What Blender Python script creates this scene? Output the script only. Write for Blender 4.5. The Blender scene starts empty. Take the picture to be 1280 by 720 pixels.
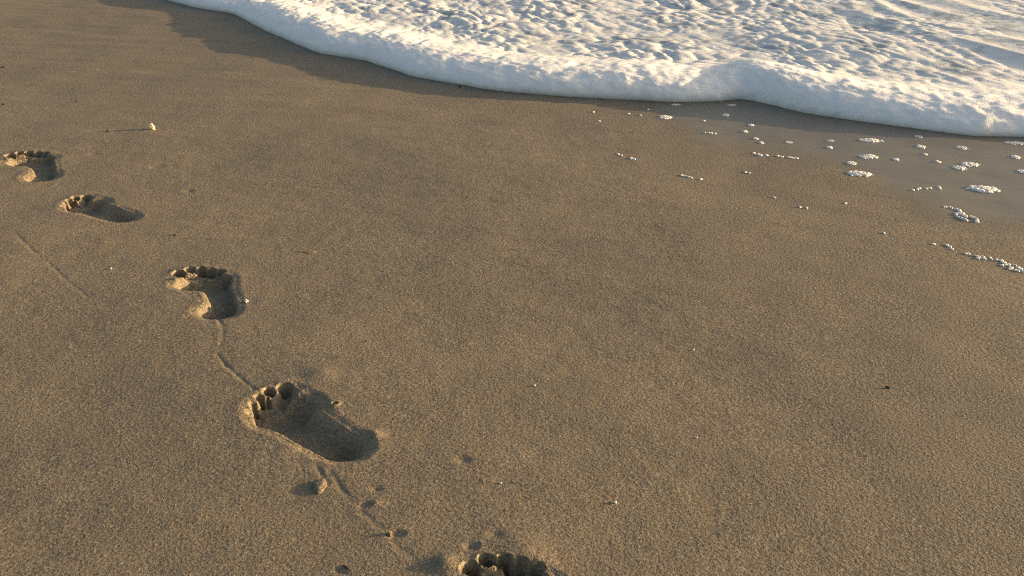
import bpy, math, random
import numpy as np
from mathutils import Vector

random.seed(7)
rng = np.random.default_rng(11)
scene = bpy.context.scene
col = scene.collection

# ------------------------------------------------------------------ camera and the ground measures taken from it
CAM_H, PITCH, FPX = 0.87, math.radians(23.5), 1400.0     # metres, downward tilt, focal length for a 1280 px wide frame
cam_d = bpy.data.cameras.new('camera')
cam_d.sensor_width = 36.0
cam_d.lens = 36.0 * FPX / 1280.0
cam_d.clip_start, cam_d.clip_end = 0.02, 3000.0
cam = bpy.data.objects.new('camera', cam_d)
cam.location = (0, 0, CAM_H)
cam.rotation_euler = (math.radians(90) - PITCH, 0, 0)
col.objects.link(cam)
scene.camera = cam

def at(px, py):
    """Where a photograph pixel meets the beach (z = 0)."""
    x, v = (px - 640.0) / FPX, (py - 360.0) / FPX
    dz = math.sin(PITCH) + v * math.cos(PITCH)
    dy = math.cos(PITCH) - v * math.sin(PITCH)
    t = CAM_H / dz
    return np.array((x * t, dy * t))

def mpp(py):
    """Metres per photograph pixel (across) on the beach at that row."""
    return float(at(641, py)[0] - at(640, py)[0])

# ------------------------------------------------------------------ noise
def _hash(ix, iy, seed):
    h = (ix.astype(np.int64) * 374761393 + iy.astype(np.int64) * 668265263 + seed * 974634777) & 0xFFFFFFFF
    h = ((h ^ (h >> 13)) * 1274126177) & 0xFFFFFFFF
    return (h ^ (h >> 16)) & 0xFFFF

def perlin(x, y, seed=0):
    x = np.asarray(x, float); y = np.asarray(y, float)
    ix, iy = np.floor(x), np.floor(y)
    fx, fy = x - ix, y - iy
    ux = fx * fx * fx * (fx * (fx * 6 - 15) + 10)
    uy = fy * fy * fy * (fy * (fy * 6 - 15) + 10)
    def g(i, j):
        a = _hash(ix + i, iy + j, seed) * (2 * math.pi / 65536.0)
        return np.cos(a) * (fx - i) + np.sin(a) * (fy - j)
    n0 = g(0, 0) + ux * (g(1, 0) - g(0, 0))
    n1 = g(0, 1) + ux * (g(1, 1) - g(0, 1))
    return (n0 + uy * (n1 - n0)) * 1.5

def fbm(x, y, octaves=4, seed=0, gain=0.5):
    out, a, f = 0.0, 1.0, 1.0
    for o in range(octaves):
        out = out + a * perlin(x * f + 17.3 * o, y * f - 9.1 * o, seed + o)
        a *= gain; f *= 2.03
    return out

def sstep(a, b, x):
    t = np.clip((x - a) / (b - a), 0, 1)
    return t * t * (3 - 2 * t)

def seg_dist(x, y, pts):
    """Distance to a polyline, and the signed side."""
    best = np.full(x.shape, 9e9); side = np.zeros(x.shape)
    for (x0, y0), (x1, y1) in zip(pts[:-1], pts[1:]):
        dx, dy = x1 - x0, y1 - y0
        L2 = dx * dx + dy * dy
        t = np.clip(((x - x0) * dx + (y - y0) * dy) / L2, 0, 1)
        ex, ey = x - (x0 + t * dx), y - (y0 + t * dy)
        d = np.sqrt(ex * ex + ey * ey)
        s = np.sign(dx * (y - y0) - dy * (x - x0))
        m = d < best
        best = np.where(m, d, best); side = np.where(m, s, side)
    return best, side

# ------------------------------------------------------------------ object helpers
def props(o, label=None, cat=None, group=None, kind=None):
    if label: o['label'] = label
    if cat: o['category'] = cat
    if group: o['group'] = group
    if kind: o['kind'] = kind
    return o

def mesh_obj(name, verts, faces, mat, parent=None, smooth=True, normals=None, attrs=None):
    verts = np.asarray(verts, np.float32); faces = np.asarray(faces, np.int32)
    me = bpy.data.meshes.new(name)
    nf, k = faces.shape
    me.vertices.add(len(verts)); me.vertices.foreach_set('co', verts.ravel())
    me.loops.add(nf * k); me.loops.foreach_set('vertex_index', faces.ravel())
    me.polygons.add(nf)
    me.polygons.foreach_set('loop_start', np.arange(0, nf * k, k, dtype=np.int32))
    me.polygons.foreach_set('use_smooth', np.full(nf, smooth, dtype=bool))
    me.update(calc_edges=True)
    for an, arr in (attrs or {}).items():
        a = me.attributes.new(an, 'FLOAT', 'POINT')
        a.data.foreach_set('value', np.asarray(arr, np.float32))
    if normals is not None:
        me.normals_split_custom_set_from_vertices(np.asarray(normals, np.float32))
    me.materials.append(mat)
    o = bpy.data.objects.new(name, me)
    col.objects.link(o)
    if parent is not None: o.parent = parent
    return o

def grid_faces(nx, ny):
    i = np.arange(nx * ny).reshape(ny, nx)
    return np.stack([i[:-1, :-1], i[:-1, 1:], i[1:, 1:], i[1:, :-1]], -1)

def compact(verts, faces, extra=()):
    used = np.unique(faces)
    remap = np.full(len(verts), -1, np.int64); remap[used] = np.arange(len(used))
    return verts[used], remap[faces], [e[used] for e in extra]

def grid_normals(x, y, z):
    zy, zx = np.gradient(z, y[:, 0], x[0, :])
    n = np.stack([-zx, -zy, np.ones_like(z)], -1)
    return n / np.linalg.norm(n, axis=-1, keepdims=True)

# ------------------------------------------------------------------ materials
def new_mat(name):
    m = bpy.data.materials.new(name); m.use_nodes = True
    nt = m.node_tree
    b = nt.nodes['Principled BSDF']
    return m, nt, b

def node(nt, typ, **kw):
    n = nt.nodes.new(typ)
    for k, v in kw.items():
        if k in n.inputs.keys(): n.inputs[k].default_value = v
        else: setattr(n, k, v)
    return n

def mathn(nt, op, a, b=None, clamp=False):
    n = nt.nodes.new('ShaderNodeMath'); n.operation = op; n.use_clamp = clamp
    for i, v in enumerate((a, b)):
        if v is None: continue
        if isinstance(v, (int, float)): n.inputs[i].default_value = v
        else: nt.links.new(v, n.inputs[i])
    return n.outputs[0]

def noise_tex(nt, vec, scale, detail=2.0, rough=0.55, dist=0.0):
    n = nt.nodes.new('ShaderNodeTexNoise')
    n.inputs['Scale'].default_value = scale; n.inputs['Detail'].default_value = detail
    n.inputs['Roughness'].default_value = rough; n.inputs['Distortion'].default_value = dist
    nt.links.new(vec, n.inputs['Vector'])
    return n.outputs['Fac']

def ramp(nt, fac, stops):
    r = nt.nodes.new('ShaderNodeValToRGB')
    e = r.color_ramp.elements
    while len(e) < len(stops): e.new(0.5)
    for el, (p, c) in zip(e, stops):
        el.position = p; el.color = (c[0], c[1], c[2], 1)
    nt.links.new(fac, r.inputs['Fac'])
    return r.outputs['Color']

def mixc(nt, fac, a, b, mode='MIX'):
    n = nt.nodes.new('ShaderNodeMix'); n.data_type = 'RGBA'; n.blend_type = mode
    for s, v in ((n.inputs[0], fac), (n.inputs[6], a), (n.inputs[7], b)):
        if isinstance(v, (int, float)): s.default_value = v
        elif isinstance(v, tuple): s.default_value = (*v, 1)
        else: nt.links.new(v, s)
    return n.outputs[2]

SAND_GAIN = 1.0
def make_sand_mat():
    m, nt, b = new_mat('damp_sand')
    pos = nt.nodes.new('ShaderNodeNewGeometry').outputs['Position']
    wet = node(nt, 'ShaderNodeAttribute', attribute_name='wet').outputs['Fac']
    rough_at = node(nt, 'ShaderNodeAttribute', attribute_name='loose').outputs['Fac']
    fine = noise_tex(nt, pos, 270, 2.0, 0.6)
    mid = noise_tex(nt, pos, 165, 2.0, 0.6)
    mid2 = noise_tex(nt, pos, 75, 2.0, 0.6)
    patch = noise_tex(nt, pos, 5.5, 5.0, 0.62)
    broad = noise_tex(nt, pos, 1.1, 3.0, 0.5)
    # single grains of different minerals
    g = ramp(nt, fine, [(0.28, (0.070, 0.056, 0.038)), (0.44, (0.148, 0.120, 0.080)), (0.60, (0.180, 0.146, 0.098)), (0.77, (0.35, 0.293, 0.21))])
    c = mixc(nt, 0.75, g, ramp(nt, mid, [(0.30, (0.66, 0.66, 0.66)), (0.70, (1.28, 1.27, 1.25))]), 'MULTIPLY')
    c = mixc(nt, 0.6, c, ramp(nt, patch, [(0.30, (0.84, 0.85, 0.87)), (0.70, (1.14, 1.13, 1.09))]), 'MULTIPLY')
    c = mixc(nt, 0.7, c, ramp(nt, broad, [(0.35, (0.90, 0.91, 0.93)), (0.65, (1.10, 1.08, 1.04))]), 'MULTIPLY')
    # a smooth wet film: the grains drown
    c = mixc(nt, wet, c, (0.124, 0.105, 0.074))
    nt.links.new(c, b.inputs['Base Color'])
    r = mathn(nt, 'MULTIPLY_ADD', wet, -0.28); r.node.inputs[2].default_value = 0.64
    nt.links.new(r, b.inputs['Roughness'])
    b.inputs['Specular IOR Level'].default_value = 0.4
    h = mathn(nt, 'ADD', mathn(nt, 'MULTIPLY', fine, 0.75), mathn(nt, 'MULTIPLY', mid, 0.95))
    h = mathn(nt, 'ADD', h, mathn(nt, 'MULTIPLY', mid2, 0.5))
    dry = mathn(nt, 'SUBTRACT', 1.0, mathn(nt, 'MULTIPLY', wet, 0.95))
    dry = mathn(nt, 'ADD', dry, mathn(nt, 'MULTIPLY', rough_at, 0.9))
    bump = node(nt, 'ShaderNodeBump', Distance=0.0021)
    nt.links.new(h, bump.inputs['Height']); nt.links.new(mathn(nt, 'MULTIPLY', dry, 0.54), bump.inputs['Strength'])
    nt.links.new(bump.outputs['Normal'], b.inputs['Normal'])
    return m

def make_foam_mat(name, base=(0.82, 0.82, 0.815), film=(0.36, 0.39, 0.42), bump_d=0.0022, scales=(60, 190), sss=0.14):
    m, nt, b = new_mat(name)
    pos = nt.nodes.new('ShaderNodeNewGeometry').outputs['Position']
    thin = node(nt, 'ShaderNodeAttribute', attribute_name='thin').outputs['Fac']
    n1 = noise_tex(nt, pos, scales[0], 3.0, 0.6)
    n2 = noise_tex(nt, pos, scales[1], 2.0, 0.6)
    c = mixc(nt, thin, base, film)                               # thin froth lets the grey water through
    c = mixc(nt, 0.6, c, ramp(nt, n2, [(0.3, (0.88, 0.88, 0.88)), (0.6, (1.05, 1.05, 1.05))]), 'MULTIPLY')
    nt.links.new(c, b.inputs['Base Color'])
    b.inputs['Roughness'].default_value = 0.45
    b.inputs['Specular IOR Level'].default_value = 0.35
    b.inputs['Subsurface Weight'].default_value = sss
    b.inputs['Subsurface Radius'].default_value = (1.0, 0.8, 0.65)
    b.inputs['Subsurface Scale'].default_value = 0.03
    h = mathn(nt, 'ADD', n1, mathn(nt, 'MULTIPLY', n2, 0.5))
    bump = node(nt, 'ShaderNodeBump', Distance=bump_d, Strength=0.6)
    nt.links.new(h, bump.inputs['Height'])
    nt.links.new(bump.outputs['Normal'], b.inputs['Normal'])
    return m

def make_simple(name, c0, c1, scale, rough=0.6, bump_d=0.0006):
    m, nt, b = new_mat(name)
    tc = nt.nodes.new('ShaderNodeTexCoord').outputs['Object']
    n = noise_tex(nt, tc, scale, 3.0, 0.6)
    nt.links.new(ramp(nt, n, [(0.35, c0), (0.65, c1)]), b.inputs['Base Color'])
    b.inputs['Roughness'].default_value = rough
    bump = node(nt, 'ShaderNodeBump', Distance=bump_d, Strength=0.7)
    nt.links.new(n, bump.inputs['Height']); nt.links.new(bump.outputs['Normal'], b.inputs['Normal'])
    return m

def make_water_mat():
    m, nt, b = new_mat('sea_water')
    pos = nt.nodes.new('ShaderNodeNewGeometry').outputs['Position']
    n = noise_tex(nt, pos, 2.2, 4.0, 0.55)
    lace = noise_tex(nt, pos, 0.55, 6.0, 0.7, 0.8)
    nt.links.new(ramp(nt, lace, [(0.47, (0.045, 0.06, 0.06)), (0.56, (0.55, 0.57, 0.58))]), b.inputs['Base Color'])
    b.inputs['Roughness'].default_value = 0.12
    b.inputs['IOR'].default_value = 1.33
    bump = node(nt, 'ShaderNodeBump', Distance=0.06, Strength=0.6)
    nt.links.new(n, bump.inputs['Height']); nt.links.new(bump.outputs['Normal'], b.inputs['Normal'])
    return m

SAND = make_sand_mat()
FOAM = make_foam_mat('wash_foam')
CLUMP = make_foam_mat('clump_foam', base=(0.72, 0.69, 0.63), bump_d=0.002, scales=(160, 420), sss=0.0)
WATER = make_water_mat()
SHELL = make_simple('shell', (0.78, 0.68, 0.50), (0.82, 0.50, 0.24), 60)
DARK = make_simple('dark_stone', (0.018, 0.016, 0.014), (0.05, 0.045, 0.04), 300)
STRAW = make_simple('straw', (0.42, 0.32, 0.19), (0.55, 0.44, 0.28), 300)
TWIG = make_simple('twig', (0.02, 0.015, 0.012), (0.05, 0.04, 0.03), 300)
CHIP = make_simple('shell_chip', (0.70, 0.62, 0.50), (0.80, 0.74, 0.64), 400)
CLOD = SAND

# ------------------------------------------------------------------ the foam's leading edge on the beach
edge_px = [(207, 0), (240, 9), (292, 17), (330, 38), (395, 66), (455, 75), (520, 97), (610, 112), (700, 120), (790, 124),
           (850, 127), (895, 126), (925, 123), (955, 129), (1000, 140), (1070, 152), (1150, 163), (1215, 171), (1280, 172), (1370, 178)]
E = np.array([at(*p) for p in edge_px])
d0 = np.array((-1.0, 1.25)); d0 /= np.linalg.norm(d0)
FARL = np.array([(-60.0, 38.0), (-45.0, 33.0), (-30.0, 26.5), (-17.0, 19.5)])   # the shore far to the side
E = np.vstack([FARL, E[0] + d0 * 9, E[0] + d0 * 4.5, E[0] + d0 * 2 + (0.1, 0.05), E[0] + d0 * 0.8, E, E[-1] + (0.8, -0.05), E[-1] + (2.2, -0.3), E[-1] + (5, -0.6), E[-1] + (14, -3.0), E[-1] + (30, -10.0), E[-1] + (60, -22.0)])
# resample along arc length and smooth a little
arc = np.concatenate([[0], np.cumsum(np.linalg.norm(np.diff(E, axis=0), axis=1))])
S_ORG = arc[len(FARL)]                                               # arc length where the near shore begins
def edge_resample(step):
    s = np.arange(0, arc[-1], step)
    p = np.stack([np.interp(s, arc, E[:, 0]), np.interp(s, arc, E[:, 1])], 1)
    k = max(3, int(0.10 / step)) | 1
    w = np.hanning(k + 2)[1:-1]; w /= w.sum()
    q = p.copy()
    for c in range(2):
        pad = np.concatenate([2 * p[0, c] - p[k // 2:0:-1, c], p[:, c], 2 * p[-1, c] - p[-2:-k // 2 - 1:-1, c]])
        q[:, c] = np.convolve(pad, w, 'valid')[:len(p)]
    return s, q
S_E, P_E = edge_resample(0.01)
def edge_y(x):
    o = np.argsort(P_E[:, 0])
    return np.interp(x, P_E[o, 0], P_E[o, 1])

# wet film in front of the foam: its landward limit
wet_px = [(560, 96), (760, 126), (825, 140), (880, 176), (960, 186), (1040, 205), (1100, 232), (1140, 252), (1210, 262), (1290, 285), (1400, 320)]
WETP = np.array([at(*p) for p in wet_px])
def wet_at(x, y):
    yw = np.interp(x, WETP[:, 0], WETP[:, 1], left=99)
    yw = np.where(x < WETP[0, 0], edge_y(x), yw)
    n = fbm(x * 3.1, y * 3.1, 4, 31) * 0.10 + fbm(x * 16, y * 16, 2, 35) * 0.02
    main = sstep(-0.20, 0.20, y - yw + n)
    rim = sstep(0.10, 0.0, edge_y(x) - y + n * 0.3) * 0.8      # sand the foam has just reached
    return np.clip(np.maximum(main, rim), 0, 1) * 0.95

# ------------------------------------------------------------------ footprints
# tip of the second toe, back of the heel (photograph pixels), side, depth, label
def foot_from(tip_px, heel_px):
    a, b = at(*tip_px), at(*heel_px)
    return b, a
FEET = []
for tip, heel, side, dep, label in [
    ((28, 190), (54, 226), 1, 0.021, 'right footprint at the far end of the trail, smallest, near the edge of the sand'),
    ((87, 247), (164, 275), -1, 0.025, 'left footprint below the smallest far print, wholly filled with shadow'),
    ((241, 334), (277, 397), 1, 0.027, 'middle footprint of the trail, with a sunlit arch and a crack at its heel'),
    ((325, 489), (448, 571), -1, 0.033, 'large left footprint with a sunlit outer rim and a crumbly dark heel'),
]:
    h, t = foot_from(tip, heel)
    FEET.append(dict(heel=h, tip=t, side=side, dep=dep, label=label, full=0.15 if side > 0 else 1.0))
t5 = at(612, 692)
d5 = FEET[2]['tip'] - FEET[2]['heel']
ang = math.radians(-6); d5 = np.array((d5[0] * math.cos(ang) - d5[1] * math.sin(ang), d5[0] * math.sin(ang) + d5[1] * math.cos(ang)))
d5 = d5 / np.linalg.norm(d5) * 0.268
FEET.append(dict(heel=t5 - d5, tip=t5, side=1, dep=0.030, full=0.3,
                 label='right footprint cut off by the bottom of the photo, only its deep toe pits showing'))
for f in FEET:
    d = f['tip'] - f['heel']; f['L'] = float(np.linalg.norm(d)); f['d'] = d / f['L']
    f['n'] = np.array((f['d'][1], -f['d'][0])) * f['side']          # towards the outer side of the foot

TOES = [  # centre u, v, half length, half width, depth factor
    (0.918, -0.122, 0.047, 0.042, 1.0), (0.950, -0.030, 0.040, 0.032, 1.0), (0.922, 0.046, 0.037, 0.029, 0.95),
    (0.876, 0.112, 0.035, 0.028, 0.92), (0.818, 0.170, 0.034, 0.028, 0.85)]

def ell(u, v, cu, cv, a, b, rot=0.0):
    c, s = math.cos(rot), math.sin(rot)
    du, dv = u - cu, v - cv
    p, q = du * c + dv * s, -du * s + dv * c
    k = np.sqrt((p / a) ** 2 + (q / b) ** 2) + 1e-9
    g = np.sqrt((p / a ** 2) ** 2 + (q / b ** 2) ** 2) / k + 1e-6
    return (k - 1) / g

def smin(a, b, k):
    h = np.clip(0.5 + 0.5 * (b - a) / k, 0, 1)
    return b + (a - b) * h - k * h * (1 - h)

def foot_fields(f, x, y):
    L = f['L']
    rx, ry = x - f['heel'][0], y - f['heel'][1]
    u = (rx * f['d'][0] + ry * f['d'][1]) / L
    v = (rx * f['n'][0] + ry * f['n'][1]) / L
    wob = fbm(x * 38, y * 38, 3, 51) * (0.010 - 0.005 * f['full']) + fbm(x * 120, y * 120, 2, 55) * 0.004
    heel = ell(u, v, 0.145, 0.0, 0.145, 0.128)
    ball = ell(u, v, 0.685, 0.014, 0.165, 0.205, 0.24)
    full = f['full']                                                # how much of the arch touched the sand
    band = ell(u, v, 0.42, 0.070 - 0.045 * full, 0.32, 0.098 + 0.045 * full, 0.05)
    basin = ell(u, v, 0.825, 0.010 * full, 0.075 + 0.025 * full, 0.155 + 0.025 * full, 0.34)          # shallow trough under the toes
    sole = smin(smin(smin(heel, band, 0.07), ball, 0.09), basin, 0.05) + wob
    toes = [ell(u, v, tu, tv, a, b, 0.25 if i == 0 else -0.1 - 0.06 * i) + wob * 0.6 for i, (tu, tv, a, b, _) in enumerate(TOES)]
    return u, v, sole, toes

def foot_height(f, x, y):
    """Height change of the beach round one footprint, and a code per point: 0 outside, 1 sole, 2 heel, 3.. toes."""
    u, v, sole, toes = foot_fields(f, x, y)
    L, D = f['L'], f['dep']
    near = (np.abs(u - 0.5) < 1.1) & (np.abs(v) < 0.75)
    # pressed floor: heel and ball deep, arch shallow on its inner side
    floor = 0.72 + 0.34 * np.exp(-((u - 0.13) / 0.16) ** 2) + 0.30 * np.exp(-((u - 0.70) / 0.13) ** 2)
    floor = floor * (1 - (0.50 - 0.48 * min(1, f['full'])) * sstep(0.79, 0.85, u + 0.40 * np.maximum(v, 0) - 0.10 * np.minimum(v, 0)))
    floor = floor - (0.40 - 0.32 * f['full']) * sstep(0.02, -0.10, v) * np.exp(-((u - 0.42) / 0.14) ** 2)
    wall = np.where(v < 0, 0.040 + 0.05 * f['full'], 0.024)
    wall = np.maximum(wall, (0.05 + 0.05 * f['full']) * sstep(0.12, -0.02, u))                            # inner wall slumps more than the outer one
    wall = wall + (0.075 - 0.06 * f['full']) * sstep(0.03, -0.05, v) * np.exp(-((u - 0.42) / 0.17) ** 2)
    sd = D * floor * (0.80 * sstep(0.012, -1.0, sole / wall) + 0.20 * sstep(0.075, -0.005, sole))
    lumps = fbm(x * 75, y * 75, 3, 61) * 0.0016 + fbm(x * 30, y * 30, 2, 64) * 0.0016
    crumb = np.abs(fbm(x * 95, y * 95, 2, 67)) * 0.005 * np.exp(-((u - 0.16) / 0.13) ** 2) * (1.0 if f['side'] < 0 else 0.3)
    td = np.zeros_like(x)
    for i, ((tu, tv, a, b, k), t) in enumerate(zip(TOES, toes)):
        k = k * (0.70 if i == 0 and f['full'] > 0.5 else 1.0)
        td = np.maximum(td, D * (1.38 - 0.16 * f['full']) * k * sstep(0.006, -0.020, t))
    groove = ell(u, v, 0.885, 0.070, 0.030, 0.125, 0.58) + fbm(x * 60, y * 60, 2, 79) * 0.008
    td = np.maximum(td, D * (1 if f['full'] < 0.5 else 0.0) * (0.95 + 0.3 * fbm(x * 45, y * 45, 2, 80)) * sstep(0.006, -0.020, groove))
    alld = np.minimum(sole, np.minimum.reduce(toes))
    dm = np.maximum(alld, 0)
    rimv = 0.6 + 0.9 * np.clip(fbm(x * 14, y * 14, 2, 71) + 0.3, 0, 1.2)
    rim = 0.0011 * rimv * np.exp(-((dm - 0.030) / 0.040) ** 2) * (L / 0.27)
    rim = rim + 0.0016 * rimv * np.exp(-((dm - 0.012) / 0.012) ** 2)
    # the ridge of sand squeezed up between the toes and the ball
    ridge = (0.36 - 0.26 * f['full']) * D * np.exp(-((u - 0.815 + 0.42 * np.maximum(v, 0)) / 0.022) ** 2) * sstep(0.23, 0.12, np.abs(v)) * (0.75 + 0.5 * fbm(x * 60, y * 60, 2, 77))
    dep = np.maximum(sd - np.where(td > sd, 0, ridge), td)
    inside = sstep(D * 0.1, D * 0.5, dep)
    z = rim * (1 - inside) - dep + (lumps + crumb) * inside + lumps * 0.15 * np.exp(-(dm / 0.08) ** 2)
    z = np.where(near, z, 0)
    code = np.zeros(x.shape, int)
    thr = 0.004
    code[(sole < thr)] = 1
    code[(sole < thr) & (u < 0.30)] = 2
    tarr = np.stack(toes)
    ti = tarr.argmin(0); tm = tarr.min(0)
    is_toe = (tm < thr) & (tm < sole)
    code[is_toe] = 3 + ti[is_toe]
    loose = np.where(near, np.exp(-(dm / 0.05) ** 2), 0)
    return z, code, loose

# ------------------------------------------------------------------ other marks pressed into the beach
CRACKS = [
    ([(272, 398), (279, 410), (277, 428), (272, 444), (281, 456), (292, 466), (305, 478), (318, 489)], 0.0023, 0.0045),
    ([(392, 570), (400, 592), (408, 604)], 0.0020, 0.006),
    ([(412, 590), (436, 622), (452, 640), (474, 658), (496, 682), (520, 700)], 0.0016, 0.006),
    ([(18, 292), (38, 312), (64, 332), (82, 350), (110, 372)], 0.0014, 0.006),
    ([(225, 362), (242, 375)], 0.0016, 0.005),
]
DIMPLES = [  # px, py, radius across in px, depth
    (380, 563, 14, 0.0030), (372, 614, 14, 0.0022), (497, 667, 8, 0.006), (236, 237, 6, 0.0045), (196, 207, 8, 0.003), (117, 193, 6, 0.0025),
    (672, 568, 13, 0.0020), (578, 575, 9, 0.003), (588, 684, 8, 0.005), (618, 668, 9, 0.003), (520, 393 - 60, 8, 0.001), (455, 632, 7, 0.003), (308, 378, 10, 0.003),
    (1032, 640, 12, 0.0012), (470, 612, 6, 0.003), (424, 712, 6, 0.002), (415, 380, 9, 0.0015), (240, 396, 8, 0.002)]
MOUNDS = [(400, 470, 18, 0.004), (468, 545, 12, 0.004), (556, 706, 16, 0.007), (470, 629, 8, 0.002), (655, 690, 30, 0.003)]
CRACKS = [([at(*p) for p in pts], d, w) for pts, d, w in CRACKS]

def beach_z(x, y, fine=True):
    z = fbm(x * 1.3, y * 1.3, 3, 3) * 0.0042 + fbm(x * 5.5, y * 8.5, 3, 7) * 0.0011
    # faint ripples the last wash left, strongest far up the beach
    rip = perlin(x * 3.0 + 0.6 * perlin(x * 2, y * 2, 91), y * 13.0 + x * 2.0, 90)
    z = z + rip * 0.0018 * sstep(2.0, 4.2, y) * sstep(0.8, -0.8, x)
    if fine:
        z = z + fbm(x * 28, y * 28, 2, 12) * 0.00035
        for pts, d, w in CRACKS:
            dist, side = seg_dist(x, y, pts)
            nz = 0.6 + 0.8 * np.clip(fbm(x * 35, y * 35, 2, 19) + 0.4, 0, 1.2)
            dist = dist + fbm(x * 70, y * 70, 2, 23) * 0.002
            nz = nz * (0.35 + 0.9 * np.clip(perlin(x * 14, y * 14, 21) + 0.35, 0, 1))
            z = z - d * 0.60 * nz * np.exp(-(dist / (0.75 * w)) ** 2) + 0.10 * d * nz * np.exp(-((dist - 1.6 * w) / (1.0 * w)) ** 2) * (side < 0)
    for px, py, r, d in DIMPLES:
        c = at(px, py); rr = r * mpp(py)
        q = np.sqrt((x - c[0]) ** 2 + (y - c[1]) ** 2) / rr
        if fine: q = np.maximum(q + fbm(x * 40, y * 40, 2, 27) * 0.3 + perlin(x * 22, y * 22, 29) * 0.3, 0)
        z = z - 0.62 * d * np.exp(-q ** 2) + 0.07 * d * np.exp(-((q - 1.7) / 0.6) ** 2)
    for px, py, r, d in MOUNDS:
        c = at(px, py); rr = r * mpp(py)
        z = z + d * np.exp(-((x - c[0]) ** 2 + (y - c[1]) ** 2) / rr ** 2)
    # tiny crater of an air hole beside the large print
    c = at(419, 507)
    q = np.sqrt((x - c[0]) ** 2 + (y - c[1]) ** 2)
    z = z + 0.003 * np.exp(-((q - 0.006) / 0.003) ** 2) - 0.006 * np.exp(-(q / 0.0032) ** 2)
    z = z - 0.03 * np.clip(y - edge_y(x) - 0.15, 0, 60)             # the beach goes down under the sea
    return z

X0, X1, Y0, Y1 = -3.6, 4.0, 0.2, 7.4                                # base sheet, 10 mm
FX0, FX1, FY0, FY1 = -1.60, 0.40, 0.72, 3.20                        # round the footprints, 2.5 mm
BS, FS = 0.01, 0.0025
def fade(x, y):
    e = np.minimum(np.minimum(x - X0, X1 - x), np.minimum(y - Y0, 99 - y))
    return sstep(0.0, 0.5, e)

nbx, nby = int(round((X1 - X0) / BS)) + 1, int(round((Y1 - Y0) / BS)) + 1
bx, by = np.meshgrid(np.linspace(X0, X1, nbx), np.linspace(Y0, Y1, nby))
slope = -0.03 * np.clip(by - edge_y(bx) - 0.15, 0, 60)
bz = (beach_z(bx, by, False) - slope) * fade(bx, by) + slope
feet_b = np.zeros_like(bz)
nfx, nfy = int(round((FX1 - FX0) / FS)) + 1, int(round((FY1 - FY0) / FS)) + 1
fx, fy = np.meshgrid(np.linspace(FX0, FX1, nfx), np.linspace(FY0, FY1, nfy))
fz = beach_z(fx, fy, True)
codes = np.zeros(fz.shape, int); loose = np.zeros_like(fz)
for k, f in enumerate(FEET):
    z, c, l = foot_height(f, fx, fy)
    fz += z; loose = np.maximum(loose, l)
    codes = np.where(c > 0, 10 * (k + 1) + c, codes)
i0x, i0y = int(round((FX0 - X0) / BS)), int(round((FY0 - Y0) / BS))
i1x, i1y = int(round((FX1 - X0) / BS)), int(round((FY1 - Y0) / BS))
# sew the fine sheet to the coarse one along its border
xs_b, ys_b = bx[0], by[:, 0]
wb = np.minimum(np.minimum(fx - FX0, FX1 - fx), np.minimum(fy - FY0, FY1 - fy))
gx = (fx - X0) / BS; gy = (fy - Y0) / BS
ax = np.clip(np.floor(gx + 1e-6).astype(int), 0, nbx - 2); ay = np.clip(np.floor(gy + 1e-6).astype(int), 0, nby - 2)
tx, ty = gx - ax, gy - ay
lin = (bz[ay, ax] * (1 - tx) + bz[ay, ax + 1] * tx) * (1 - ty) + (bz[ay + 1, ax] * (1 - tx) + bz[ay + 1, ax + 1] * tx) * ty
k = sstep(0.0, 0.05, wb)
fz = lin * (1 - k) + fz * k

bn = grid_normals(bx, by, bz); fn = grid_normals(fx, fy, fz)
bv = np.stack([bx, by, bz], -1).reshape(-1, 3); fv = np.stack([fx, fy, fz], -1).reshape(-1, 3)
bf = grid_faces(nbx, nby)
hole = np.zeros(bf.shape[:2], bool); hole[i0y:i1y, i0x:i1x] = True
bf = bf[~hole]
ff = grid_faces(nfx, nfy)
fcode = codes[:-1, :-1].reshape(-1)                                 # a face takes the code of its first corner
ff = ff.reshape(-1, 4)
fnr = fn.reshape(-1, 3); floose = loose.reshape(-1)
bwet = wet_at(bv[:, 0], bv[:, 1])
fwet = wet_at(fv[:, 0], fv[:, 1])

# far beach: a frame of big faces round the sheet, out to the horizon
R = 900.0
oy = 2 * R
ring_v, ring_f, ring_n = [], [], []
def ring_strip(inner, outer):
    n0 = len(ring_v)
    for p, q in zip(inner, outer): ring_v.extend([p, q])
    for i in range(len(inner) - 1):
        a = n0 + 2 * i
        ring_f.append([a, a + 1, a + 3, a + 2])
low, hi = bv.reshape(nby, nbx, 3)[0, ::10], bv.reshape(nby, nbx, 3)[-1, ::10]
lft, rgt = bv.reshape(nby, nbx, 3)[::10, 0], bv.reshape(nby, nbx, 3)[::10, -1]
ring_strip(low, [(p[0] * R / 3.6, -R, 0) for p in low])
ring_strip(hi[::-1], [(p[0] * R / 3.6, R, -2.5) for p in hi[::-1]])
ring_strip(lft[::-1], [(-R, -R + (p[1] - Y0) / (Y1 - Y0) * 2 * R, 0 if p[1] < 4 else -2.5) for p in lft[::-1]])
ring_strip(rgt, [(R * X1 / 3.6, -R + (p[1] - Y0) / (Y1 - Y0) * 2 * R, 0 if p[1] < 3 else -2.5) for p in rgt])
ring_v = np.array(ring_v, float); ring_f = np.array(ring_f)
ring_n = np.tile((0, 0, 1.0), (len(ring_v), 1))

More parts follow.
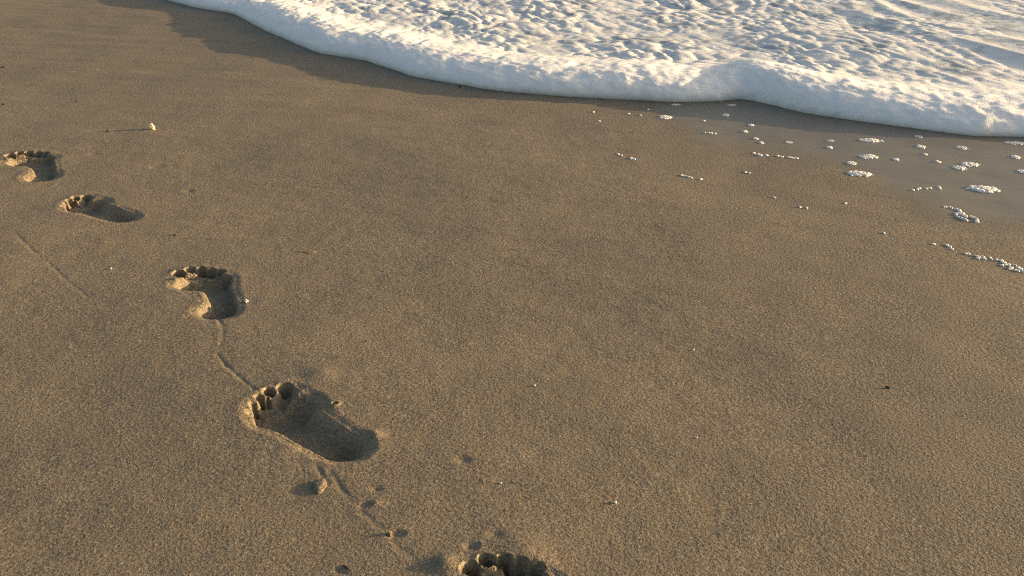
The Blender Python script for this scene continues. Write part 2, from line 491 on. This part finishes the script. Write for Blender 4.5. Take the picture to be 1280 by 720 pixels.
bvc, bfc, (bnc, bwc) = compact(bv, bf, (bn.reshape(-1, 3), bwet))
outv, outf, (outn, outw, outl) = compact(fv, ff[fcode == 0], (fnr, fwet, floose))
V = np.vstack([bvc, outv, ring_v]); N = np.vstack([bnc, outn, ring_n])
F = np.vstack([bfc, outf + len(bvc), ring_f + len(bvc) + len(outv)])
W = np.concatenate([bwc, outw, np.zeros(len(ring_v))])
LO = np.concatenate([np.zeros(len(bvc)), outl, np.zeros(len(ring_v))])
# every face looks up
a, b_, c_ = V[F[:, 0]], V[F[:, 1]], V[F[:, 2]]
dn = np.cross(b_ - a, c_ - a)[:, 2] < 0
F[dn] = F[dn][:, ::-1]
sand = mesh_obj('sand', V, F, SAND, normals=N, attrs={'wet': W, 'loose': LO})
props(sand, 'damp brown sand of the beach, smooth and finely grained', 'sand', kind='structure')

PART = {1: 'sole_print', 2: 'heel_print'}
for k, f in enumerate(FEET):
    e = bpy.data.objects.new('footprint', None)
    cen = (f['heel'] + f['tip']) / 2
    e.location = (cen[0], cen[1], 0); e.empty_display_size = 0.05
    col.objects.link(e)
    props(e, f['label'], 'footprint', 'footprints of one walker crossing the sand')
    for code in range(1, 8):
        sel = fcode == 10 * (k + 1) + code
        if not sel.any(): continue
        v, fc, (n, w, l) = compact(fv, ff[sel], (fnr, fwet, floose))
        v = v - np.array((cen[0], cen[1], 0))
        mesh_obj(PART.get(code, 'toe_print'), v, fc, SAND, parent=e, normals=n, attrs={'wet': w, 'loose': l})

# ------------------------------------------------------------------ the wash: a rolled foam front and the frothy sheet behind it
DIRV = np.array((0.24, 0.97)); DIRV /= np.linalg.norm(DIRV)
s_f = [arc[len(FARL)] + 7.0]
s_end = arc[-4] - 3.2
while s_f[-1] < s_end: s_f.append(s_f[-1] + 0.009)
st = 0.009
while s_f[-1] < arc[-1] - 1: st = min(st * 1.03, 0.4); s_f.append(s_f[-1] + st)
st = 0.009
while s_f[0] > 1: st = min(st * 1.03, 0.4); s_f.insert(0, s_f[0] - st)
s_f = np.array(s_f)
p_f = np.stack([np.interp(s_f, S_E, P_E[:, 0]), np.interp(s_f, S_E, P_E[:, 1])], 1)
s_f = s_f - S_ORG
ns = len(s_f)
px_of = lambda p: p                                                  # plain ground metres
ex, ey = p_f[:, 0], p_f[:, 1]
H = 0.070 + 0.013 * perlin(s_f * 1.1, s_f * 0 + 3.3, 5) + 0.010 * perlin(s_f * 3.3, s_f * 0 + 1.3, 6)
bumpc = at(960, 128)                                                 # the hump of the front beside its notch
H = H + 0.024 * np.exp(-((ex - bumpc[0]) / 0.16) ** 2) - 0.018 * np.exp(-((ex - at(890, 126)[0]) / 0.14) ** 2)
WID = 0.17 + 0.05 * perlin(s_f * 1.7, s_f * 0 + 8.8, 8)
n_arc = 44
th = np.linspace(0, 1, n_arc)
back_t = [0.0]
st = 0.008
while back_t[-1] < 15.0:
    back_t.append(back_t[-1] + st); st = min(st * 1.012, 0.075) if back_t[-1] > 2.6 else 0.010
back_t = np.array(back_t[1:])

def dome(x, y, seed):
    """Rounded bumps round scattered points, touching in creases (0..1)."""
    ix, iy = np.floor(x), np.floor(y)
    best = np.zeros(np.broadcast(x, y).shape)
    for i in (-1, 0, 1):
        for j in (-1, 0, 1):
            cx, cy = ix + i, iy + j
            jx = _hash(cx, cy, seed) / 65536.0; jy = _hash(cx, cy, seed + 71) / 65536.0; jr = _hash(cx, cy, seed + 113) / 65536.0
            r = 0.44 + 0.30 * jr
            q = 1 - ((x - cx - jx) ** 2 + (y - cy - jy) ** 2) / (r * r)
            best = np.maximum(best, np.sqrt(np.clip(q, 0, None)) * (0.5 + 0.5 * jr))
    return best

def sheet_z(x, y, tt):
    """Height of the frothy water behind the front (tt = metres behind its crest)."""
    swell = perlin(x * 0.7, y * 0.8, 41) * 0.020 + perlin(x * 0.55 + y * 0.25, y * 1.5 + x * 0.8, 42) * 0.016
    # small domes of foam packed side by side, calmer towards the right
    calm = sstep(0.75, 1.7, x - 0.12 * (y - 3.6) + 0.25 * perlin(x * 1.5, y * 1.5, 40))
    wx, wy = x + 0.03 * perlin(x * 6, y * 6, 43), y + 0.03 * perlin(x * 6, y * 6, 44)
    c1 = dome(wx * 14.5 + wy * 2.6, wy * 9.0, 45); c2 = dome(wx * 27 + wy * 4.5, wy * 18, 46)
    l3 = fbm(wx * 45, wy * 36, 2, 47)
    var = 0.65 + 0.6 * perlin(x * 3.2, y * 2.6, 39)
    lump = (0.0128 * c1 + 0.0085 * c2) * np.clip(var, 0.3, 1.3) + 0.0007 * l3
    # long low ridges running away to the right
    q = (x + 0.28 * y) * 2.3 + 0.30 * perlin(x * 1.5, y * 1.1, 48)
    r1 = 1 - np.abs(perlin(q, y * 0.35, 49)) * 2.0
    r2 = 1 - np.abs(perlin(q * 2.7, y * 1.2 + 5, 50)) * 2.0
    ridge = 0.011 * r1 + 0.008 * r2 + 0.006 * c2 * np.clip(0.4 + perlin(x * 2.3, y * 1.9, 38), 0, 1) + 0.0007 * l3
    grow = sstep(0.0, 0.30, tt)
    return 0.038 + (swell + lump * (1 - calm) + ridge * calm) * grow

rows = []
# arc of the front: from under the lip, out, up and over to the crest
for i, a in enumerate(th):
    ang = math.radians(-24 + a * 114)                                # -62 deg under the lip to 90 deg at the crest
    cx, cz = math.cos(ang), math.sin(ang)
    tt = WID * (1 - cx * (1.0 if cz >= 0 else 1.0)) - 0.0
    zc = 0.15 * H
    z = zc + (H - zc) * cz if cz >= 0 else zc + (zc + 0.004) / math.sin(math.radians(24)) * cz
    if cz < 0: tt = WID * (1 - cx) * 0.35
    x = ex + DIRV[0] * tt; y = ey + DIRV[1] * tt
    rows.append((x, y, z, tt))
X = np.stack([r[0] for r in rows]); Y = np.stack([r[1] for r in rows]); Z = np.stack([np.broadcast_to(r[2], ex.shape) for r in rows])
Tarc = np.stack([r[3] for r in rows])
# froth on the arc: lumps push outwards
up = np.clip((th[:, None] - 0.35) / 0.65, 0, 1)
fr = fbm(X * 16, Y * 16 + Z * 10, 3, 81) * 0.0038 + fbm(X * 48, Y * 48 + Z * 40, 2, 82) * 0.0014
Z = Z + fr * sstep(0.15, 0.6, th)[:, None] * 0.9
X = X - fr * DIRV[0] * 0.8; Y = Y - fr * DIRV[1] * 0.8
crestH = Z[-1]
tb = back_t[:, None]
# the froth breaks up into ragged tongues far out
tail = sstep(-0.25, 0.55, (back_t[:, None] - 10.5) / 4.0 + 0.5 * fbm((X[-1] + DIRV[0] * tb) * 0.8, (Y[-1] + DIRV[1] * tb) * 0.45, 4, 88))
Xb = X[-1] + DIRV[0] * tb; Yb = Y[-1] + DIRV[1] * tb
sz = sheet_z(Xb, Yb, tb)
bl = sstep(0.0, 0.34, tb)
Zb = crestH * (1 - bl) + sz * bl
Zb = Zb + (fbm(Xb * 16, Yb * 16 + Zb * 10, 3, 81) * 0.0038 + fbm(Xb * 48, Yb * 48, 2, 82) * 0.0014) * (1 - bl) * 0.9
XX, YY, ZZ = np.vstack([X, Xb]), np.vstack([Y, Yb]), np.vstack([Z, Zb])
nr = XX.shape[0]
hol = sstep(0.50, 0.72, fbm(XX * 9.0, YY * 5.5, 3, 86, 0.6)) * np.vstack([np.zeros_like(X), sstep(0.3, 0.6, tb) * np.ones_like(Xb)])
ZZ[n_arc:] -= 0.22 * tail
P3 = np.stack([XX, YY, ZZ], -1)
ds = np.gradient(P3, axis=1); dt = np.gradient(P3, axis=0)
NN = np.cross(ds, dt); NN /= np.linalg.norm(NN, axis=-1, keepdims=True) + 1e-12
thin = sstep(0.15, 0.75, fbm(XX * 5.0, YY * 5.0, 4, 85, 0.6)) * 0.55 * np.vstack([np.zeros_like(X), sstep(0.25, 0.5, tb) * np.ones_like(Xb)]) + 0.42 * np.vstack([np.zeros_like(X), sstep(0.10, 0.38, tb) * np.ones_like(Xb)])
thin = np.clip(thin + 0.9 * hol, 0, 1.2)
faces = grid_faces(ns, nr)
split = n_arc + int(np.searchsorted(back_t, 0.20))
Pf, Nf, Tf = P3.reshape(-1, 3), NN.reshape(-1, 3), thin.reshape(-1)
for name, fsel, label, cat, kind in (
        ('foam_roll', faces[:split], 'thick rounded white rim of foam where the wash stops on the sand', 'foam', None),
        ('sea_foam', faces[split:], 'lumpy sheet of white froth covering the shallow wash behind the rim', 'foam', 'stuff')):
    v, fc, (n, t_) = compact(Pf, fsel.reshape(-1, 4), (Nf, Tf))
    o = mesh_obj(name, v, fc, FOAM, normals=n, attrs={'thin': t_})
    props(o, label, cat, kind=kind)

# the sea under and beyond the froth
ws, wp = edge_resample(0.5)
wt = np.concatenate([np.linspace(0.35, 7, 30), np.geomspace(8, 1500, 26)])
wx = wp[:, 0] + DIRV[0] * wt[:, None] ; wy = wp[:, 1] + DIRV[1] * wt[:, None]
spread = 1 + np.clip(wt[:, None] - 7, 0, None) * 0.35
wx = (wx - DIRV[0] * wt[:, None]) * spread + DIRV[0] * wt[:, None]
wz = 0.012 + 0.09 * perlin(wx * 0.25, wy * 0.45, 95) * sstep(7, 14, wt)[:, None]
water = mesh_obj('sea_water', np.stack([wx, wy, wz], -1).reshape(-1, 3), grid_faces(len(ws), len(wt)).reshape(-1, 4), WATER)
props(water, 'shallow sea water beyond the froth', 'water', kind='structure')

# ------------------------------------------------------------------ foam clumps left on the wet sand
THREADS = [  # wandering strings of bubbles in the lacy patch, in fractions of its size
    [(-.52, .42), (-.28, .50), (-.02, .32), (.20, .26)], [(.04, .26), (.02, 0.02), (-.24, .06), (-.32, -.10), (-.22, -.2)],
    [(-.26, -.16), (-.10, -.34)], [(.02, .0), (.10, -.12)], [(.26, -.10), (.46, -.22), (.34, -.42), (.24, -.34)]]

def clump_mesh(name, la, lb, hgt, seed, lacy=0.0, cell=None):
    """A low lumpy patch of bubbles la x lb metres."""
    r = np.random.default_rng(seed)
    cell = cell or max(0.0012, min(la, 0.08) / 34)
    nx_, ny_ = int(la * 1.25 / cell) + 3, int(lb * 1.25 / cell) + 3
    gx_, gy_ = np.meshgrid((np.arange(nx_) - (nx_ - 1) / 2) * cell, (np.arange(ny_) - (ny_ - 1) / 2) * cell)
    h = np.zeros_like(gx_)
    nb = int(max(5, min(220, 14 + la * lb / (0.0045 ** 2) * 0.6)))
    if lacy:
        # strings of bubbles along a few wandering threads
        pts = []
        for th_ in THREADS:
            th_ = np.array(th_, float) * (la, lb)
            for a_, b_ in zip(th_[:-1], th_[1:]):
                n_ = int(np.linalg.norm(b_ - a_) / 0.0016) + 1
                pts += [a_ + (b_ - a_) * q / n_ + r.normal(0, 0.0013, 2) for q in range(n_)]
    else:
        pts = []
        bend = r.uniform(-0.35, 0.35)
        for q in range(nb):
            a_, m_ = r.uniform(0, 6.28), math.sqrt(r.uniform(0, 1))
            p = np.array((math.cos(a_) * m_ * la * .46, math.sin(a_) * m_ * lb * .42))
            p[1] += bend * lb * (math.cos(3.1 * p[0] / la) - 0.5)
            pts.append(p)
    if lacy: pts = [p for p in pts if r.uniform() < 0.6]
    for p in pts:
        edge = 1 - 0.55 * min(1, math.hypot(p[0] / (la * .5), p[1] / (lb * .5)))
        rr = r.uniform(0.35, 1.0) * hgt * edge * 1.5 + cell
        q = 1 - ((gx_ - p[0]) ** 2 + (gy_ - p[1]) ** 2) / (rr * 1.25) ** 2
        h = np.maximum(h, np.sqrt(np.clip(q, 0, None)) * rr)
    if not lacy:
        ox, oy = r.uniform(0, 50, 2)
        rr_ = np.sqrt((gx_ / (la * .5)) ** 2 + (gy_ / (lb * .5)) ** 2) + 0.45 * fbm(gx_ / la * 5 + ox, gy_ / la * 5 + oy, 3, 300)
        h = np.maximum(h * 0.9, hgt * 0.95 * np.sqrt(np.clip(1 - rr_ ** 2, 0, None)) * (0.8 + 0.3 * fbm(gx_ * 260, gy_ * 260, 2, 310)))
    keep = h > 0
    fsel = grid_faces(nx_, ny_)
    km = keep[:-1, :-1] | keep[1:, :-1] | keep[:-1, 1:] | keep[1:, 1:]
    fsel = fsel[km]
    h = np.where(keep, h, -0.002)
    v = np.stack([gx_, gy_, h], -1).reshape(-1, 3)
    v, fc, _ = compact(v, fsel)
    return v, fc

def ground_z(x, y):
    i, j = int(np.clip((x - X0) / BS, 0, nbx - 1)), int(np.clip((y - Y0) / BS, 0, nby - 1))
    if FX0 < x < FX1 and FY0 < y < FY1:
        return float(fz[int((y - FY0) / FS), int((x - FX0) / FS)])
    return float(bz[j, i])

def fore(py):
    """Photograph pixels that one metre into the distance covers, over those that one metre across covers."""
    a = at(640, py); d = math.hypot(a[1] * math.cos(PITCH), 0) + CAM_H * math.sin(PITCH)
    return CAM_H / d

def clump(px, py, wpx, hpx, label, rot=0.0, group=None, lacy=0.0, film=0.0, name='foam_clump', cat='foam clump'):
    p = at(px, py); m = mpp(py)
    la = wpx * m
    hgt = min(0.0034, max(0.0011, hpx * m * 0.19)) * (0.35 if film else 0.5 if lacy else 1)
    lb = max(0.008, min((hpx * m - hgt * 0.8) / fore(py), la * 1.3)) if not lacy else hpx * m / fore(py)
    v, fc = clump_mesh(name, la, lb, hgt, int(px * 7 + py), lacy)
    o = mesh_obj(name, v, fc, CLUMP, attrs={'thin': np.full(len(v), film)})
    o.location = (p[0], p[1], ground_z(*p) + 0.0005)
    o.rotation_euler = (0, 0, rot)
    return props(o, label, cat, group)

G = 'foam clumps stranded on the wet sand'
for a in [
    (1088, 176.5, 27, 5, 'long thin foam clump lying nearest below the rim, with a second long clump under it', -0.15),
    (1085, 197, 21, 5.5, 'middle one of three long foam clumps stacked one below another on the wet sand', 0.1),
    (1074, 218, 29, 7, 'lowest and widest of three long foam clumps stacked one below another', -0.2),
    (1064, 205, 11, 5, 'small knobbly foam clump between two longer clumps, just to their left', 0.0),
    (1037, 184.5, 7, 5, 'small round bright foam clump left of the long thin clump nearest the rim', 0.0),
    (1151, 184.5, 11, 5, 'small oval bright foam clump alone on the wet film between two long clump columns', 0.0),
    (1172, 203.5, 7, 4, 'small round foam clump left of the two-lobed clump', 0.0),
    (1212, 206.5, 22, 6, 'long upper lobe of foam in the two-lobed clump', 0.1),
    (1199, 211, 15, 6, 'short lower lobe of foam touching the left end of a longer one', 0.0),
    (1229, 235.5, 33, 9, 'thickest long foam clump of all, knobbly and white, above the lacy patch', -0.2),
    (1269, 198, 10, 5, 'small oval foam clump by the right border, above a clump cut by the border', 0.0),
    (1278, 215.5, 12, 5, 'foam clump cut in half by the right border of the photo', 0.0),
    (1119, 200, 8, 4, 'small dull foam clump right of the middle long clump', 0.0),
    (1156, 194, 5, 3, 'tiny foam clump just under the small oval bright clump', 0.0),
    (907, 143.5, 8, 5, 'round bright foam clump alone below the notch of the foam rim', 0.0),
    (832, 146, 15, 5, 'wide bent foam clump farthest left of the larger clumps, on dull sand', -0.3),
    (939, 156.5, 7, 4, 'small flat foam clump right above a round one, below the hump of the rim', 0.0),
    (931, 164, 7, 4, 'small round foam clump under a flat one, below the hump of the rim', 0.0),
    (945, 173, 6, 4, 'small foam clump at the upper end of a slanting pair', 0.0),
    (952, 178, 6, 4, 'small foam clump at the lower end of a slanting pair', 0.0),
    (789.5, 199, 6, 3.5, 'small bright foam clump alone on the drier brown sand', 0.0),
]:
    clump(*a[:5], rot=a[5], group=G)
clump(1203, 268, 28, 21, 'lacy branching patch of foam strings below the thickest clump', group=G, lacy=1.0, name='foam_lace', cat='foam clump')
for a in [
    (1038, 176, 9, 3, 'dull grey film of foam just above the small round bright clump'),
    (1202, 185.5, 13, 5, 'dull grey oval film of foam above the two-lobed clump'),
    (1269, 179.5, 25, 5, 'wide grey film of foam by the right border close under the rim'),
    (1148, 172, 9, 3.5, 'small grey film of foam close under the rim, above the small oval bright clump'),
    (915, 130.5, 11, 2.5, 'thin grey film of foam in the notch of the rim'),
    (845, 129.5, 12, 2, 'thin pale film of foam hugging the rim, left of its notch'),
    (986, 177.5, 9, 3, 'faint grey film of foam right of the slanting pair of small clumps'),
]:
    clump(*a, group='thin films of foam on the wet sand', film=0.55, name='foam_film', cat='foam film')

def fleck_row(spots, label, group, lo=2.5, hi=5.0):
    for (px, py) in spots:
        w = 0.85 * (lo + (hi - lo) * random.random() ** 1.6)
        clump(px, py, w, w * random.uniform(0.35, 0.7), label, rot=random.uniform(-1, 1), group=group, name='foam_fleck', cat='foam fleck')

def along(pts, n, jx, jy):
    pts = np.array(pts, float); s = np.concatenate([[0], np.cumsum(np.linalg.norm(np.diff(pts, axis=0), axis=1))])
    out = []
    for q in np.linspace(0, s[-1], n):
        out.append((np.interp(q, s, pts[:, 0]) + random.gauss(0, jx), np.interp(q, s, pts[:, 1]) + random.gauss(0, jy)))
    return out
fleck_row([(1167, 304), (1184, 305), (1187, 307), (1190, 310)] + along([(1208, 315), (1224, 320), (1232, 322)], 9, 2.2, 1.5) + [(1238, 321), (1239, 322.5)]
          + along([(1248, 324), (1262, 331)], 10, 2.6, 1.8) + along([(1264, 332), (1282, 337)], 11, 2.6, 2.0),
          'tiny white foam fleck in the slanting trail that runs off the right border', 'flecks in the slanting foam trail at the right border', 1.4, 5.4)
fleck_row([(942, 191), (948, 193), (951, 194), (958, 194), (972, 195), (977, 196), (987, 197), (992, 198), (996, 198)],
          'small white foam fleck in the short level row below the slanting pair', 'flecks in the short level foam row', 3.5, 6.5)
fleck_row([(1141, 237.5), (1147, 237), (1149, 235.5), (1158, 236), (1162, 235), (1173.5, 233.5), (1174.5, 235.5)],
          'tiny foam fleck in the dotted row left of the thickest clump', 'flecks in the dotted foam row', 2.5, 4.0)
fleck_row([(881, 166), (886, 166), (889, 166.5), (894, 166.5)],
          'tiny foam fleck in the row of four below the left arm of the rim', 'flecks in the row of four', 2.4, 4.0)
fleck_row([(852, 220), (856, 221), (861, 222.5), (864, 223), (876, 225)],
          'tiny pale foam fleck in the faint slanting row on dry brown sand', 'flecks in the faint slanting row', 2.2, 3.6)
fleck_row([(773, 193), (777, 195), (793, 200)], 'tiny pale foam fleck beside the bright clump alone on the drier sand', 'flecks beside the lone bright clump', 2.0, 3.0)
fleck_row([(932, 215), (936, 216)], 'tiny dull foam fleck of a faint pair below the short level row', 'faint pair of flecks', 2.4, 3.4)
fleck_row([(800, 143), (810, 135.5), (786, 141), (742, 139), (749, 151), (880, 151)], 'stray foam fleck on the sand close under the left arm of the rim', 'stray flecks under the left arm of the rim', 2.0, 3.4)
fleck_row([(1000, 259), (1008, 260), (968, 247), (1057, 254), (1104, 291)], 'stray dull foam fleck on open sand below the long clumps', 'stray flecks below the long clumps', 1.8, 2.8)

# ------------------------------------------------------------------ small things lying about
def blob(name, px, py, wpx, hpx, dpx, mat, label, cat, group=None, seed=0, rough=0.25, rot=0.0, sink=0.25, attrs=False):
    """A lumpy stone-like body wpx wide, hpx tall, dpx deep (photograph pixels at its place)."""
    import bmesh
    bm = bmesh.new(); bmesh.ops.create_icosphere(bm, subdivisions=4, radius=1.0)
    v = np.array([q.co[:] for q in bm.verts]); fc = np.array([[q.index for q in f_.verts] for f_ in bm.faces]); bm.free()
    n = perlin(v[:, 0] * 1.3 + seed, v[:, 1] * 1.3 + v[:, 2] * 0.9, 200 + seed) + 0.5 * perlin(v[:, 0] * 3.1, v[:, 2] * 3.1 + v[:, 1] * 2 + seed, 230 + seed)
    v = v * (1 + rough * n)[:, None]
    m = mpp(py)
    v = v * np.array((wpx * m / 2, dpx * m / 2, hpx * m / 2))
    at_ = {'wet': np.zeros(len(v)), 'loose': np.ones(len(v))} if attrs else None
    o = mesh_obj(name, v, fc, mat, attrs=at_)
    p = at(px, py)
    o.location = (p[0], p[1], ground_z(*p) + hpx * m / 2 * (1 - sink)); o.rotation_euler = (0, 0, rot)
    return props(o, label, cat, group)

# a broken shell standing on the far sand: a cupped shard with a stub of its hinge
def shell_shard():
    m = mpp(162); n = 28
    u, w = np.meshgrid(np.linspace(-1, 1, n), np.linspace(0, 1, n))
    wid = 5.2 * m * (0.75 + 0.25 * np.sin(w * 3)) * (1 + 0.12 * np.sin(w * 9))
    x = u * wid; z = w * 8.2 * m * (1 - 0.22 * u ** 2 + 0.10 * np.sin(u * 5))
    y = 3.2 * m * (1 - u ** 2) * np.sin(0.4 + w * 2.2) + 0.3 * m * np.cos(u * 22)
    front = np.stack([x, -y, z], -1).reshape(-1, 3); back = front + np.array((0, 1.3 * m, 0))
    g = grid_faces(n, n).reshape(-1, 4)
    V_ = np.vstack([front, back]); k = n * n
    i = np.arange(k).reshape(n, n)
    ring = np.concatenate([i[0, :-1], i[:-1, -1], i[-1, :0:-1], i[:0:-1, 0]])
    nx = np.roll(ring, -1)
    F_ = np.vstack([g, g[:, ::-1] + k, np.stack([ring, ring + k, nx + k, nx], 1)])
    o = mesh_obj('shell', V_, F_, SHELL)
    p = at(188.5, 162.5); o.location = (p[0], p[1], ground_z(*p) - 0.002); o.rotation_euler = (math.radians(-14), 0, math.radians(-18))
    return props(o, 'small cream and orange broken shell standing alone on the far sand', 'shell')
shell_shard()
blob('pebble', 708, 118.5, 6, 5, 5, DARK, 'small black pebble half caught under the middle of the foam rim', 'pebble', 'dark pebbles at the foam rim', 1)
blob('pebble', 778.5, 122, 4, 5, 4, DARK, 'smaller dark pebble at the foam rim, between the black pebble and the notch', 'pebble', 'dark pebbles at the foam rim', 2)
blob('pebble', 575, 109, 4, 2.5, 4, DARK, 'faint dark pebble under the left arm of the foam rim', 'pebble', 'dark pebbles at the foam rim', 3)
blob('sand_clod', 400, 609, 16, 7, 32, SAND, 'rounded sunlit lump of sand casting a soft shadow below the large footprint', 'lump of sand', 'lumps of sand beside the footprints', 4, 0.16, attrs=True, sink=0.70)
blob('sand_clod', 487, 668, 6, 7, 7, SAND, 'small pale lump of sand beside a dark pit, near the cut-off footprint', 'lump of sand', 'lumps of sand beside the footprints', 5, 0.3, attrs=True, sink=0.4)
blob('sand_clod', 308, 377, 5, 4, 5, CHIP, 'pale crumb at the heel of the middle footprint', 'crumb', 'lumps of sand beside the footprints', 6, 0.3)
blob('seed', 1110, 484, 6, 3, 3, DARK, 'single black speck alone on the open smooth sand', 'speck', None, 7, rot=-0.4)
for i, (px, py, lab) in enumerate([(4, 85, 'dark crumb by the left border, upper one of two'), (4, 130, 'dark crumb by the left border, lower one of two'),
                                   (96, 127, 'dark crumb on the far sand up and left of the shell'), (219, 294, 'dark crumb between the shadowed print and the middle print'),
                                   (135, 165, 'dark crumb just left of the shell shadow'), (458, 427, 'dark crumb right of the middle footprint')]):
    blob('dark_crumb', px, py, 3.2, 2.2, 3, DARK, lab, 'crumb', 'dark crumbs on the sand', 10 + i)
for i, (px, py, lab) in enumerate([(867, 435.5, 'tiny white shell chip on open sand, farthest right of the pale chips'), (668.5, 482.5, 'tiny white shell chip alone above a soft dimple'),
                                   (870.5, 547.5, 'tiny white shell chip below another in open sand'), (769, 629, 'slightly larger white shell chip low on the open sand'),
                                   (626, 605, 'tiny white shell chip up from the cut-off footprint'), (139, 337, 'tiny pale chip left of the middle footprint')]):
    w = 4.2 if i == 3 else 2.6
    blob('shell_chip', px, py, w, w * .8, w, CHIP, lab, 'shell chip', 'pale shell chips on the sand', 20 + i)

def stick(name, pts_px, rpx, mat, label, cat, lift=0.0026):
    pts = [np.array((*at(*p), 0)) for p in pts_px]
    for p in pts: p[2] = ground_z(p[0], p[1]) + lift
    r = rpx * mpp(pts_px[0][1]); k = 8; V_, F_ = [], []
    for i, p in enumerate(pts):
        d = pts[min(i + 1, len(pts) - 1)] - pts[max(i - 1, 0)]; d /= np.linalg.norm(d)
        s = np.cross(d, (0, 0, 1)); s /= np.linalg.norm(s); u = np.cross(s, d)
        rr = r * (0.55 if i in (0, len(pts) - 1) else 1.0 + 0.15 * math.sin(i * 2.3))
        for j in range(k):
            a_ = 2 * math.pi * j / k
            V_.append(p + rr * (math.cos(a_) * s + math.sin(a_) * u))
    for i in range(len(pts) - 1):
        for j in range(k):
            F_.append([i * k + j, i * k + (j + 1) % k, (i + 1) * k + (j + 1) % k, (i + 1) * k + j])
    n = len(pts)
    for b0 in (0, (n - 1) * k):
        F_ += [[b0, b0 + 1, b0 + 2, b0 + 3], [b0, b0 + 3, b0 + 4, b0 + 7], [b0 + 4, b0 + 5, b0 + 6, b0 + 7]]
    c = np.mean(V_, axis=0)
    o = mesh_obj(name, np.array(V_) - c, F_, mat); o.location = c
    return props(o, label, cat)
stick('straw', [(381, 313), (385, 313.6), (390, 314.6), (395, 315.4)], 0.8, STRAW, 'short pale straw lying flat on the sand right of the middle footprint', 'straw')
stick('twig', [(428, 707), (432, 708.5), (436, 712), (440, 717)], 0.9, TWIG, 'thin curved dark twig half buried by the bottom border', 'twig', 0.001)

# ------------------------------------------------------------------ light
SUN_EL, SUN_AZ = math.radians(9.0), math.radians(9.0)                # azimuth from +X towards the sea
sdir = Vector((math.cos(SUN_EL) * math.cos(SUN_AZ), math.cos(SUN_EL) * math.sin(SUN_AZ), math.sin(SUN_EL)))
sd = bpy.data.lights.new('sun', 'SUN'); sd.energy = 4.3; sd.angle = math.radians(0.53); sd.color = (1.0, 0.70, 0.38)
so = bpy.data.objects.new('sun', sd); col.objects.link(so)
so.rotation_euler = sdir.to_track_quat('Z', 'Y').to_euler(); so.location = (6, 1, 4)
w = bpy.data.worlds.new('World'); scene.world = w; w.use_nodes = True
nt = w.node_tree
sky = nt.nodes.new('ShaderNodeTexSky'); sky.sky_type = 'NISHITA'; sky.sun_disc = False
sky.sun_elevation = SUN_EL; sky.sun_rotation = math.pi / 2 - SUN_AZ
sky.dust_density = 5.0; sky.ozone_density = 0.6
nt.links.new(sky.outputs[0], nt.nodes['Background'].inputs['Color'])
nt.nodes['Background'].inputs['Strength'].default_value = 0.105

scene.view_settings.view_transform = 'Standard'
scene.view_settings.look = 'None'
scene.view_settings.exposure = 1.42
scene.view_settings.gamma = 1.0
scene.cycles.use_denoising = False
scene.cycles.max_bounces = 6
scene.cycles.filter_width = 1.0
